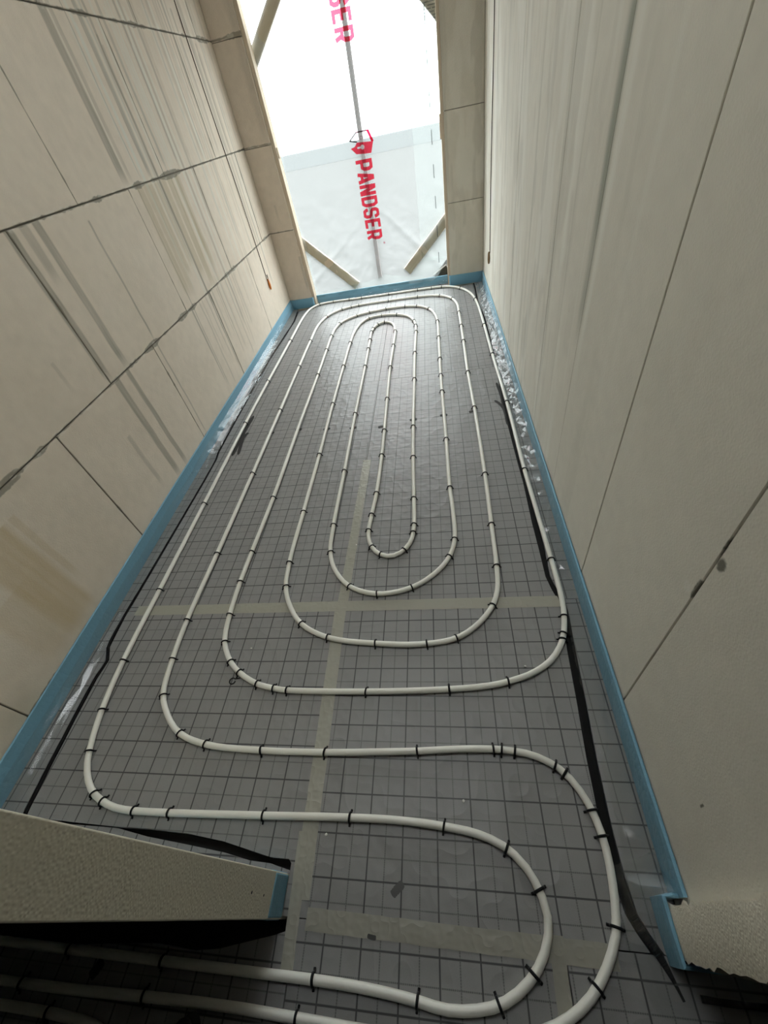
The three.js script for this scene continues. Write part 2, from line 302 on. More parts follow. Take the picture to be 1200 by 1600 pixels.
// right column
board([[S + e, G0 + e], ...edge(GR, G0 + e, G1 - e, d => -wR(d)), [S + e, G1 - e]], PR);
board([[S + e, G1 + e], ...edge(GR, G1 + e, G2 - e, d => -wR(d)), [S + e, G2 - e]], PR2);
board([[S + e, G2 + e], ...edge(GR, G2 + e, 4.745, d => -wR(d)), [0.13, 4.745], [0.13, 4.86], [S + e, 4.86]], [0.03, 0.06]);
// narrow filler boards along the walls
for (const [a, b, ph] of [[0.135, G1, PL], [G1, G2, [0.03, 0.01]], [G2, 4.775, [0.03, 0.02]]]) {
  board([[XL + 0.001, a + e], ...edge(GL, a + e, b - e, d => -wL(d)), [XL + 0.001, b - e]], ph);
  const near = a < 0.5, c = near ? G0 : a;
  board([...edge(GR, c + e, b - e, wR), [XR - 0.001, b - e], ...(near ? [[XR - 0.001, PB + 0.002], [PS - 0.003, PB + 0.002], [PS - 0.003, G0 + e]] : [[XR - 0.001, c + e]])], [ph[0] + 0.04, ph[1] + 0.07]);
}
board([[XL + 0.002, PB + 0.001], [PJ + 0.005, PB + 0.001], [-0.533, 0.06], [-0.591, 0.071], [-0.66, 0.074], [-0.75, 0.088], [-0.868, 0.099], [-1.023, 0.112], [-1.13, 0.127], [XL + 0.002, 0.133]], [0.05, 0.02]);
// the dark room
board([[-3.2, -2.0], [S - e, -2.0], [S - e, -0.055], [-0.537, -0.072], [-0.69, -0.109], [-0.763, -0.118], [-0.882, -0.112], [-1.13, -0.133], [-1.354, -0.15], [-3.2, -0.16]], [0.03, 0.02]);
board([[S + e, -2.0], [0.2, -2.0], [0.2, G0 - e], [S + e, G0 - e]], [0.0, -0.02]);
board([[0.203, -2.0], [2.4, -2.0], [2.4, -0.05], [PS - 0.003, -0.05], [PS - 0.003, G0 - e], [0.203, G0 - e]], [0.04, -0.02]);

// black strips that paint in the deep shade of the gaps between the boards
const matGapShade = phys([0.008, 0.008, 0.008], { roughness: 0.7, specularIntensity: 0.25 });
function gapShade(label, pts, w, y = 0.0012) {
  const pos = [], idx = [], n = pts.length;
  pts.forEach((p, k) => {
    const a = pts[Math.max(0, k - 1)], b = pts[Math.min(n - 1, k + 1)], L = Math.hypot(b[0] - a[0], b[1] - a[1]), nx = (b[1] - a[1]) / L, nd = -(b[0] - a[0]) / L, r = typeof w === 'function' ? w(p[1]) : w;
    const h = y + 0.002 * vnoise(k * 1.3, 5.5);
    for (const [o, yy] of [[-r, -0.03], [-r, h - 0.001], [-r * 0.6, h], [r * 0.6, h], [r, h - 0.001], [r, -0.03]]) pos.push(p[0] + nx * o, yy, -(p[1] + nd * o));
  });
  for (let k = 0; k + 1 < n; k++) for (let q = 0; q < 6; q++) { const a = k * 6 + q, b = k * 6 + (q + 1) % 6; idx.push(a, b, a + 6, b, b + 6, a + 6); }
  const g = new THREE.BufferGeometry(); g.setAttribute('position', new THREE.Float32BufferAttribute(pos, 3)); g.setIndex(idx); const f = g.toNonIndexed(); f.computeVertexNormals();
  return tag(mesh('gap_shade_strip', f, matGapShade), label, 'strip');
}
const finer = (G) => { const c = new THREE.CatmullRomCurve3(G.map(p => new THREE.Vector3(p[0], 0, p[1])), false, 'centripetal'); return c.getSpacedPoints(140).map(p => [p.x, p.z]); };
gapShade('black strip painted as floor gap shade along the stained block wall, outside the outermost pipe', finer(GL.map(p => p)), d => wL(d) - 0.0035);
gapShade('black strip painted as floor gap shade along the smooth panel wall, partly under the pipe', finer(GR.slice(0, -2)), d => wR(d) - 0.002);
gapShade('curved black end of the painted gap shade running past the stub beside the doorway', finer([[0.374, 0.03], [0.39, -0.003], [0.413, -0.04], [0.427, -0.073], [0.438, -0.105]]), d => 0.0095 * (1 - 0.75 * sst(-0.02, -0.1, d)), 0.006);
gapShade('short black strip painted as gap shade on the dark floor behind the stub', finer([[0.475, -0.098], [0.53, -0.1], [0.62, -0.1]]), 0.006, 0.003);

// ---------------------------------------------------------------- outdoors
{
  const g = structure('ground'); part('soil', box(-30, 30, -0.5, -0.12, DE + 0.005, 24), phys([0.028, 0.028, 0.026], { roughness: 0.95, specularIntensity: 0 }), g);
}

tag(mesh('low_wall', rbox(-30, 30, -0.12, 0.42, 23.4, 23.7, 0.02), phys([0.052, 0.06, 0.06], { roughness: 0.95, specularIntensity: 0 })), 'low grey wall far outside, blurred behind the plastic film', 'wall');

// ---------------------------------------------------------------- window: timber subframe, printed plastic film, lath
const texWood = dataTex(256, 512, (u, v) => { const n = fbm(u * 26, v * 2.2, 3), k = fbm(u * 3, v * 3, 2); return mix3([0.50, 0.40, 0.29], [0.68, 0.58, 0.45], 0.6 * n + 0.4 * k); }, true, true);
const matWood = new THREE.MeshStandardMaterial({ map: texWood, roughness: 0.75 });
const matWoodGrey = new THREE.MeshStandardMaterial({ map: texWood, roughness: 0.8, color: new THREE.Color().setRGB(1, 0.98, 0.95) });
function batten(p, q, w, t) {                              // a bevelled length of timber from p to q, [x, y, d]
  const a = V(...p), b = V(...q), L = a.distanceTo(b);
  const g = new RoundedBoxGeometry(w, L, t, 2, 0.003);
  const up = b.clone().sub(a).normalize(), z = new THREE.Vector3(0, 0, 1), x = new THREE.Vector3().crossVectors(up, z).normalize(); z.crossVectors(x, up);
  g.applyMatrix4(new THREE.Matrix4().makeBasis(x, up, z).setPosition(a.clone().add(b).multiplyScalar(0.5))); return g;
}
{
  const fr = thing('window_lining', 'pale timber subframe with diagonal corner braces lining the window opening', 'lining');
  part('jamb_board', rbox(OL + 0.0005, OL + 0.033, -0.045, OTOP - 0.001, 4.802, 4.892), matWood, fr);
  part('jamb_board', rbox(OR - 0.026, OR - 0.0005, -0.045, OTOP - 0.001, 4.806, 4.892), matWood, fr);
  part('head_board', rbox(OL + 0.034, OR - 0.027, OTOP - 0.035, OTOP - 0.001, 4.802, 4.892), matWood, fr);
  part('corner_brace', batten([-1.40, 0.635, 4.923], [-0.86, 0.105, 4.923], 0.088, 0.022), matWoodGrey, fr);
  part('corner_brace', batten([0.17, 0.60, 4.923], [-0.30, 0.165, 4.923], 0.088, 0.022), matWoodGrey, fr);
  part('corner_brace', batten([-1.42, 1.83, 4.923], [-0.80, 2.43, 4.923], 0.088, 0.022), matWoodGrey, fr);
  part('corner_brace', batten([0.20, 1.83, 4.923], [-0.40, 2.47, 4.923], 0.088, 0.022), matWoodGrey, fr);
  part('shim', batten([-1.332, 1.27, 4.84], [-1.332, 1.345, 4.84], 0.012, 0.05), matWood, fr);
  part('shim', batten([0.121, 1.17, 4.84], [0.121, 1.33, 4.84], 0.014, 0.05), matWoodGrey, fr);
}
tag(mesh('timber_lath', batten([-0.565, 2.44, 4.945], [-0.602, 0.14, 4.945], 0.041, 0.024), std([0.2, 0.145, 0.125], 0.8)), 'thin dark upright timber lath behind the printed film', 'lath');
tag(mesh('timber_offcut', batten([0.0, 0.02, 4.97], [0.145, 0.10, 4.97], 0.13, 0.05), std([0.05, 0.045, 0.03], 0.9)), 'dark timber offcut seen through the torn lower corner of the film', 'timber');

// print on the film: red lettering that reads downwards, tops of the letters to the right
const FX0 = -1.375, FX1 = 0.155, FY0 = 0.03, FY1 = 2.5, PXM = 640;
const texFilm = (() => {
  const w = Math.round((FX1 - FX0) * PXM), h = Math.round((FY1 - FY0) * PXM), cv = document.createElement('canvas'); cv.width = w; cv.height = h;
  const c = cv.getContext('2d'); c.fillStyle = '#f6faf9'; c.fillRect(0, 0, w, h);
  const X = x => (x - FX0) * PXM, Y = y => (FY1 - y) * PXM;
  const RED = '#f4465c';
  const poly = (pts, fill, stroke, lw) => { c.beginPath(); pts.forEach((p, i) => i ? c.lineTo(X(p[0]), Y(p[1])) : c.moveTo(X(p[0]), Y(p[1]))); if (fill) { c.closePath(); c.fillStyle = fill; c.fill(); } if (stroke) { c.strokeStyle = stroke; c.lineWidth = lw * PXM; c.stroke(); } };
  // letters in a box one wide (reading direction) and one high (0 = foot, 1 = top)
  const T = 0.135;
  const L = {
    P: [[[0.14, 0], [0.14, 0.93], [0.72, 0.93], [0.86, 0.78], [0.86, 0.5], [0.72, 0.36], [0.14, 0.36]]],
    A: [[[0.12, 0], [0.42, 0.93], [0.58, 0.93], [0.88, 0]], [[0.28, 0.25], [0.72, 0.25]]],
    N: [[[0.14, 0], [0.14, 0.93], [0.26, 0.93], [0.74, 0.07], [0.86, 0.07], [0.86, 1]]],
    D: [[[0.14, 0.07], [0.14, 0.93], [0.68, 0.93], [0.86, 0.75], [0.86, 0.25], [0.68, 0.07], [0.0, 0.07]]],
    S: [[[0.9, 0.7], [0.86, 0.8], [0.72, 0.93], [0.28, 0.93], [0.14, 0.8], [0.14, 0.62], [0.28, 0.53], [0.72, 0.47], [0.86, 0.37], [0.86, 0.2], [0.72, 0.07], [0.28, 0.07], [0.14, 0.2], [0.12, 0.3]]],
    E: [[[0.9, 0.93], [0.14, 0.93], [0.14, 0.07], [0.9, 0.07]], [[0.14, 0.5], [0.76, 0.5]]],
    R: [[[0.14, 0], [0.14, 0.93], [0.72, 0.93], [0.86, 0.8], [0.86, 0.52], [0.72, 0.38], [0.14, 0.38]], [[0.56, 0.38], [0.82, 0]]],
  };
  c.lineJoin = 'miter'; c.lineCap = 'butt';
  const xf = -0.662, xt = -0.513;                          // foot and top of the letters
  for (let k = -1; k < 2; k++) {
    const o = k * 1.348;
    [...'PANDSER'].forEach((ch, i) => {
      const y0 = 1.135 + o - i * 0.0915, wd = 0.077;
      for (const line of L[ch]) { c.beginPath(); line.forEach((p, j) => { const px = X(xf + (xt - xf) * p[1]), py = Y(y0 - wd * p[0]); j ? c.lineTo(px, py) : c.moveTo(px, py); }); c.strokeStyle = RED; c.lineWidth = 0.0265 * PXM; c.stroke(); }
    });
    c.beginPath(); c.arc(X(-0.5), Y(0.466 + o), 0.009 * PXM, 0, 7); c.fillStyle = 'rgba(200,60,90,0.55)'; c.fill();
    const q = pts => pts.map(p => [p[0], p[1] + o]);
    poly(q([[-0.617, 1.325], [-0.683, 1.278], [-0.62, 1.262]]), null, '#1c191a', 0.008); poly(q([[-0.617, 1.325], [-0.513, 1.326]]), null, '#3c1420', 0.008);
    poly(q([[-0.513, 1.328], [-0.479, 1.245]]), null, '#e01838', 0.02);
    poly(q([[-0.621, 1.259], [-0.475, 1.247], [-0.505, 1.171], [-0.557, 1.174], [-0.641, 1.182], [-0.685, 1.226], [-0.648, 1.232]]), RED);
    c.beginPath(); c.arc(X(-0.577), Y(1.222 + o), 0.017 * PXM, 0, 7); c.fillStyle = '#f6faf9'; c.fill(); c.fillRect(X(-0.625), Y(1.228 + o), 0.05 * PXM, 0.012 * PXM);
    c.beginPath(); c.arc(X(-0.577), Y(1.285 + o), 0.012 * PXM, 0, 7); c.strokeStyle = '#c58a96'; c.lineWidth = 0.003 * PXM; c.stroke();
  }
  c.fillStyle = '#39413f'; for (let y = 0.2; y < 2.5; y += 0.235) c.fillRect(X(0.039), Y(y + 0.1), 0.006 * PXM, 0.1 * PXM);
  c.fillStyle = 'rgba(90,100,104,0.75)'; for (let y = 1.78; y < 2.45; y += 0.017) for (let x = -0.1; x < 0.125; x += 0.012) if (hash(Math.round(x * 900), Math.round(y * 900)) < 0.75) c.fillRect(X(x), Y(y), 0.009 * PXM, 0.005 * PXM);
  const t = new THREE.CanvasTexture(cv); t.colorSpace = THREE.SRGBColorSpace; t.magFilter = THREE.LinearFilter; return t;
})();
const filmMat = (map, rough) => new THREE.MeshPhysicalMaterial({ map, color: 0xffffff, transmission: 1, thickness: 0, ior: 1.45, roughness: rough, specularIntensity: 0.6, side: THREE.DoubleSide });
const ridge = (x, y) => 1 - Math.abs(2 * fbm(x, y, 2) - 1);
function wrinkle(x, y) {
  const low = sst(1.35, 0.25, y), l = sst(-1.15, -1.36, x), r = sst(-0.05, 0.14, x);
  let z = 0.012 * low * (ridge(x * 5 + y * 2.2, y * 4.2 - x * 1.5) - 0.6) + 0.006 * low * (ridge(x * 15 - y * 6, y * 13) - 0.6);
  z += 0.010 * (l + r) * (ridge(x * 9, y * 1.6 + 5) - 0.6) + 0.004 * (fbm(x * 3, y * 1.2, 2) - 0.5);
  const t1 = (x + 0.05) * 0.72 + (y - 0.28) * 0.69; z += 0.010 * Math.exp(-Math.pow(t1 / 0.03, 2)) * sst(-0.75, -0.2, x) * sst(1.2, 0.5, y);   // tension folds towards the corners
  const t2 = (x + 1.2) * 0.6 - (y - 0.3) * 0.8; z += 0.008 * Math.exp(-Math.pow(t2 / 0.025, 2)) * sst(-0.6, -1.2, x);
  return z;
}
function sheet(nx, ny, fn) {                                // fn(u, v) -> [x, y, d]
  const pos = [], uv = [], idx = [];
  for (let j = 0; j <= ny; j++) for (let i = 0; i <= nx; i++) { const [x, y, d] = fn(i / nx, j / ny); pos.push(x, y, -d); uv.push((x - FX0) / (FX1 - FX0), (y - FY0) / (FY1 - FY0)); }
  for (let j = 0; j < ny; j++) for (let i = 0; i < nx; i++) { const a = j * (nx + 1) + i; idx.push(a, a + 1, a + nx + 1, a + 1, a + nx + 2, a + nx + 1); }
  const g = new THREE.BufferGeometry(); g.setAttribute('position', new THREE.Float32BufferAttribute(pos, 3)); g.setAttribute('uv', new THREE.Float32BufferAttribute(uv, 2)); g.setIndex(idx); g.computeVertexNormals(); return g;
}
const pl = (pts, t) => { const s = t * (pts.length - 1), k = Math.min(pts.length - 2, Math.floor(s)), f = s - k; return pts[k].map((v, i) => v + (pts[k + 1][i] - v) * f); };
const at1 = (pts, x) => { for (let k = 0; k + 1 < pts.length; k++) if (x <= pts[k + 1][0] || k === pts.length - 2) { const t = clamp((x - pts[k][0]) / (pts[k + 1][0] - pts[k][0])); return pts[k][1] + (pts[k + 1][1] - pts[k][1]) * t; } };
const FILMD = 4.9;
{
  const film = thing('plastic_film', 'translucent plastic sheet with red lettering stretched over the window opening', 'plastic sheet');
  const bottom = [[-1.375, 0.04], [-1.0, 0.05], [-0.2, 0.05], [-0.02, 0.07], [0.0, 0.1], [0.125, 0.225], [0.16, 0.24]];
  part('sheet', sheet(150, 230, (u, v) => { const x = FX0 + 0.004 + (FX1 - FX0 - 0.008) * u, y0 = at1(bottom, x), y = y0 + (OTOP - 0.004 - y0) * v; return [x, y, FILMD + 0.006 + wrinkle(x, y) * 0.9]; }), filmMat(texFilm, 0.40), film);
  const plain = new THREE.MeshPhysicalMaterial({ color: new THREE.Color().setRGB(0.83, 0.855, 0.845), transmission: 1, thickness: 0, ior: 1.45, roughness: 0.3, specularIntensity: 0.6, side: THREE.DoubleSide });
  const fold = [[2.45, -1.345], [2.19, -1.312], [2.1, -1.292], [1.99, -1.263], [1.93, -1.21], [1.81, -1.228], [1.54, -1.262], [1.29, -1.315], [1.02, -1.34], [0.78, -1.32], [0.47, -1.30], [0.22, -1.315], [0.08, -1.3]].reverse();
  part('side_fold', sheet(10, 110, (u, v) => { const [y, xe] = pl(fold, v); const x = -1.337 + (xe + 1.337) * u; return [x, y, FILMD - 0.012 + wrinkle(x * 2, y) * 0.5 - 0.006 * u * Math.sin(y * 14)]; }), plain, film);
  part('overlap_layer', sheet(14, 110, (u, v) => { const y = 0.24 + 2.2 * v, x = -0.125 + 0.012 * (y - 1) * 1.0 + (0.248 - 0.012 * (y - 1)) * u; return [x, y, FILMD - 0.01 + wrinkle(x, y) * 0.4]; }), plain, film);
  part('bottom_fold', sheet(24, 16, (u, v) => { const a = pl([[-0.30, 0.06], [-0.17, 0.04], [-0.07, 0.04], [0.02, 0.09]], u), b = pl([[-0.24, 0.19], [-0.13, 0.275], [0.06, 0.275], [0.122, 0.24]], u); return [a[0] + (b[0] - a[0]) * v, a[1] + (b[1] - a[1]) * v, FILMD - 0.02 - 0.012 * Math.sin(u * 9 + v * 2) - 0.02 * (1 - v)]; }), plain, film);
  part('bottom_fold', sheet(40, 10, (u, v) => { const x = -1.33 + 1.2 * u, top = at1([[-1.33, 0.1], [-0.93, 0.125], [-0.7, 0.14], [-0.55, 0.18], [-0.42, 0.15], [-0.2, 0.11]], x); return [x, 0.055 + (top - 0.055) * v, FILMD - 0.012 - 0.012 * ridge(x * 6, v * 2) * (1 - v * 0.6)]; }), plain, film);
}

// ---------------------------------------------------------------- blue edge strips with a clear plastic flap
const matFoam = new THREE.MeshPhysicalMaterial({ color: new THREE.Color().setRGB(0.20, 0.42, 0.56), roughness: 0.6, transmission: 0.12, thickness: 0, bumpMap: crinkle(3), bumpScale: 0.002 });
const matFlap = new THREE.MeshPhysicalMaterial({ color: new THREE.Color().setRGB(0.93, 0.94, 0.94), transmission: 1, thickness: 0, ior: 1.5, roughness: 0.2, side: THREE.DoubleSide });
// path: plan points of the wall face; n: side on which the strip stands (+1 = left of travel)
function stripGeo(path, h, t, y0 = 0.001, wave = 0.003) {
  const pts = []; for (let k = 0; k + 1 < path.length; k++) { const L = Math.hypot(path[k + 1][0] - path[k][0], path[k + 1][1] - path[k][1]), n = Math.max(2, Math.round(L / 0.05)); for (let i = 0; i < n; i++) pts.push([path[k][0] + (path[k + 1][0] - path[k][0]) * i / n, path[k][1] + (path[k + 1][1] - path[k][1]) * i / n]); } pts.push(path[path.length - 1]);
  const pos = [], uv = [], idx = []; let run = 0;
  pts.forEach((p, k) => {
    const a = pts[Math.max(0, k - 1)], b = pts[Math.min(pts.length - 1, k + 1)], L = Math.hypot(b[0] - a[0], b[1] - a[1]) || 1, nx = (b[1] - a[1]) / L, nd = -(b[0] - a[0]) / L;   // right-hand normal
    if (k) run += Math.hypot(p[0] - pts[k - 1][0], p[1] - pts[k - 1][1]);
    const hh = typeof h === 'function' ? h(p) : h, top = hh + wave * (vnoise(run * 3, 3.3) - 0.5), lean = wave * 0.8 * vnoise(run * 5, 9.1);
    const prof = [[0.0003, y0], [t, y0], [t + lean, y0 + (top - y0) * 0.5], [t + lean * 0.6, top - 0.003], [t * 0.5, top], [0.0003, top - 0.002]];
    prof.forEach(([o, y], q) => { pos.push(p[0] + nx * o, y, -(p[1] + nd * o)); uv.push(run, y + o * (q < 2 ? 0 : 1)); });
  });
  for (let k = 0; k + 1 < pts.length; k++) for (let q = 0; q < 6; q++) { const a = k * 6 + q, b = k * 6 + (q + 1) % 6; idx.push(a, b, a + 6, b, b + 6, a + 6); }
  for (const k of [0, pts.length - 1]) { const a = k * 6; if (k) idx.push(a, a + 1, a + 2, a, a + 2, a + 3, a, a + 3, a + 4, a, a + 4, a + 5); else idx.push(a, a + 2, a + 1, a, a + 3, a + 2, a, a + 4, a + 3, a, a + 5, a + 4); }
  const g = new THREE.BufferGeometry(); g.setAttribute('position', new THREE.Float32BufferAttribute(pos, 3)); g.setAttribute('uv', new THREE.Float32BufferAttribute(uv, 2)); g.setIndex(idx);
  const f = g.toNonIndexed(); f.computeVertexNormals(); return f;
}
function flapGeo(path, off, yTop, reach, amp, stepL = 0.03, rows = 5, calm = 0.25) {
  const pts = []; for (let k = 0; k + 1 < path.length; k++) { const L = Math.hypot(path[k + 1][0] - path[k][0], path[k + 1][1] - path[k][1]), n = Math.max(2, Math.round(L / stepL)); for (let i = 0; i < n; i++) pts.push([path[k][0] + (path[k + 1][0] - path[k][0]) * i / n, path[k][1] + (path[k + 1][1] - path[k][1]) * i / n]); } pts.push(path[path.length - 1]);
  const pos = [], idx = []; let run = 0;
  pts.forEach((p, k) => {
    const a = pts[Math.max(0, k - 1)], b = pts[Math.min(pts.length - 1, k + 1)], L = Math.hypot(b[0] - a[0], b[1] - a[1]) || 1, nx = (b[1] - a[1]) / L, nd = -(b[0] - a[0]) / L;
    if (k) run += Math.hypot(p[0] - pts[k - 1][0], p[1] - pts[k - 1][1]);
    const R = (typeof reach === 'function' ? reach(p, run) : reach) * (0.85 + 0.3 * vnoise(run * 4, 2)), A = typeof amp === 'function' ? amp(p) : amp, yt = yTop + 0.012 * (vnoise(run * 6, 7) - 0.5);
    for (let q = 0; q <= rows; q++) {
      const t = q / rows, y = 0.003 + yt * Math.pow(1 - t, 1.8) + A * (q === rows ? 0.15 : 1) * ((1 - calm) * 0.5 * hash(k * 3 + 7, q * 5 + 1) + 0.5 * vnoise(run * 14, t * 3 + 2)) * Math.min(1, t * 3 + 0.2);
      const o = off + R * t + (q ? (1 - calm) * A * 0.8 * (hash(k + 99, q) - 0.5) : 0.0006);
      pos.push(p[0] + nx * Math.max(off + 0.0005, o) + (hash(k, q + 50) - 0.5) * 0.3 * A, y, -(p[1] + nd * Math.max(off + 0.0005, o) + (hash(k + 5, q + 9) - 0.5) * A));
    }
  });
  const n = rows + 1; for (let k = 0; k + 1 < pts.length; k++) for (let q = 0; q < rows; q++) { const a = k * n + q; if ((k + q) % 2) idx.push(a, a + 1, a + n, a + 1, a + n + 1, a + n); else idx.push(a, a + 1, a + n + 1, a, a + n + 1, a + n); }
  const g = new THREE.BufferGeometry(); g.setAttribute('position', new THREE.Float32BufferAttribute(pos, 3)); g.setIndex(idx);
  const f = g.toNonIndexed(); f.computeVertexNormals(); return f;
}
function strip(label, path, h, flap, wave = 0.003) {
  const t = thing('edge_strip', label, 'edge strip', [0, 0, 0]);
  part('foam', stripGeo(path, h, 0.008, 0.001, wave), matFoam, t);
  if (flap) part('plastic_flap', flapGeo(path, 0.009, ...flap), matFlap, t);
  return t;
}
// travel so that the room lies on the right-hand side
strip('long blue foam edge strip with clear flap along the stained block wall', [[XL + 0.002, PB + 0.012], [XL + 0.002, DP - 0.012]], 0.105, [0.05, (p) => 0.055 + 0.012 * sst(1.2, 3, p[1]), 0.011, 0.05, 5, 0.75]);
strip('short shaded blue strip at the foot of the pier beside the stained block wall', [[XL + 0.012, DP - 0.001], [OL + 0.006, DP - 0.001], [OL + 0.006, 4.800]], 0.098, null);
strip('blue foam strip lying across the sill below the printed film', [[OL + 0.034, 4.888], [OR - 0.028, 4.888]], p => 0.082, [0.03, 0.02, 0.004]);
strip('short shaded blue strip at the foot of the pier beside the smooth panel wall', [[OR - 0.006, 4.800], [OR - 0.006, DP - 0.001], [XR - 0.012, DP - 0.001]], 0.1, null);
strip('long blue foam edge strip with crumpled clear flap along the smooth panel wall', [[XR - 0.002, DP - 0.012], [XR - 0.002, PB + 0.012]], 0.105, [0.075, (p) => 0.066 + 0.012 * sst(1.0, 0.2, p[1]), p => 0.015 + 0.007 * sst(0.8, 1.5, p[1])]);
strip('torn blue strip around the rough stub at the doorway', [[PS + 0.03, PB + 0.010], [PS - 0.001, PB + 0.010], [PS - 0.001, PA - 0.004], [0.6, PA - 0.004]], p => 0.102 - 0.04 * sst(0.445, 0.5, p[0]), [0.07, 0.085, 0.02]);
strip('blue strip wrapped around the end of the pale jamb at the doorway', [[-1.6, PA - 0.002], [PJ - 0.004, PA - 0.002], [PJ + 0.003, PA + 0.006], [PJ + 0.003, PB - 0.006], [PJ - 0.004, PB + 0.002], [-1.6, PB + 0.002]].reverse(), 0.102, [0.06, 0.022, 0.005], 0.016);

// ---------------------------------------------------------------- adhesive tape over the board joints
const matTape = new THREE.MeshPhysicalMaterial({ color: new THREE.Color().setRGB(0.395, 0.385, 0.325), roughness: 0.38, transmission: 0.15, thickness: 0, bumpMap: crinkle(2), bumpScale: 0.0025 });
const matTapeClear = new THREE.MeshPhysicalMaterial({ color: new THREE.Color().setRGB(0.315, 0.305, 0.26), roughness: 0.38, transmission: 0.05, thickness: 0, bumpMap: crinkle(2), bumpScale: 0.002 });
function tape(label, a, b, w, y = 0.0009, m = matTape) {                  // from plan point a to b
  const L = Math.hypot(b[0] - a[0], b[1] - a[1]), n = Math.round(L / 0.02), ux = (b[0] - a[0]) / L, ud = (b[1] - a[1]) / L, pos = [], uv = [], idx = [];
  for (let k = 0; k <= n; k++) for (let q = 0; q <= 6; q++) {
    const s = k / n * L, o = (q / 6 - 0.5) * w + (q === 0 || q === 6 ? 0.0015 * (hash(k, q) - 0.5) : 0), mid = q === 3 ? 0.0012 * vnoise(s * 9, 4) : 0;
    pos.push(a[0] + ux * s - ud * o, y + mid + 0.0005 * hash(k + 3, q), -(a[1] + ud * s + ux * o)); uv.push(s, o);
  }
  for (let k = 0; k < n; k++) for (let q = 0; q < 6; q++) { const i = k * 7 + q; idx.push(i, i + 7, i + 1, i + 1, i + 7, i + 8); }
  const g = new THREE.BufferGeometry(); g.setAttribute('position', new THREE.Float32BufferAttribute(pos, 3)); g.setAttribute('uv', new THREE.Float32BufferAttribute(uv, 2)); g.setIndex(idx); g.computeVertexNormals();
  if (g.attributes.normal.getY(10) < 0) { g.setIndex(idx.reverse()); g.computeVertexNormals(); }
  return tag(mesh('adhesive_tape', g, m), label, 'tape');
}
tape('long clear beige tape running along the floor joint from the doorway to the crossing tape', [-0.479, 0.0], [-0.497, 0.9], 0.05, 0.0014);
tape('beige tape running on from the crossing tape towards the smallest pipe bend', [-0.492, 0.93], [-0.478, 1.93], 0.046, 0.0014);
tape('wide clear tape crossing the whole corridor floor between the walls', [-1.5, 0.931], [0.40, 0.920], 0.05);
tape('clear tape across the doorway floor joint inside the large front pipe loop', [-0.455, -0.035], [0.32, -0.048], 0.045, 0.0009, matTapeClear);
tape('short clear tape lying crosswise under the outermost front pipe loop', [0.186, -0.02], [0.178, -0.2], 0.034, 0.0014, matTapeClear);
tape('crumpled clear tape stuck down beside the blue jamb strip', [-0.498, 0.15], [-0.488, -0.13], 0.034, 0.0022);

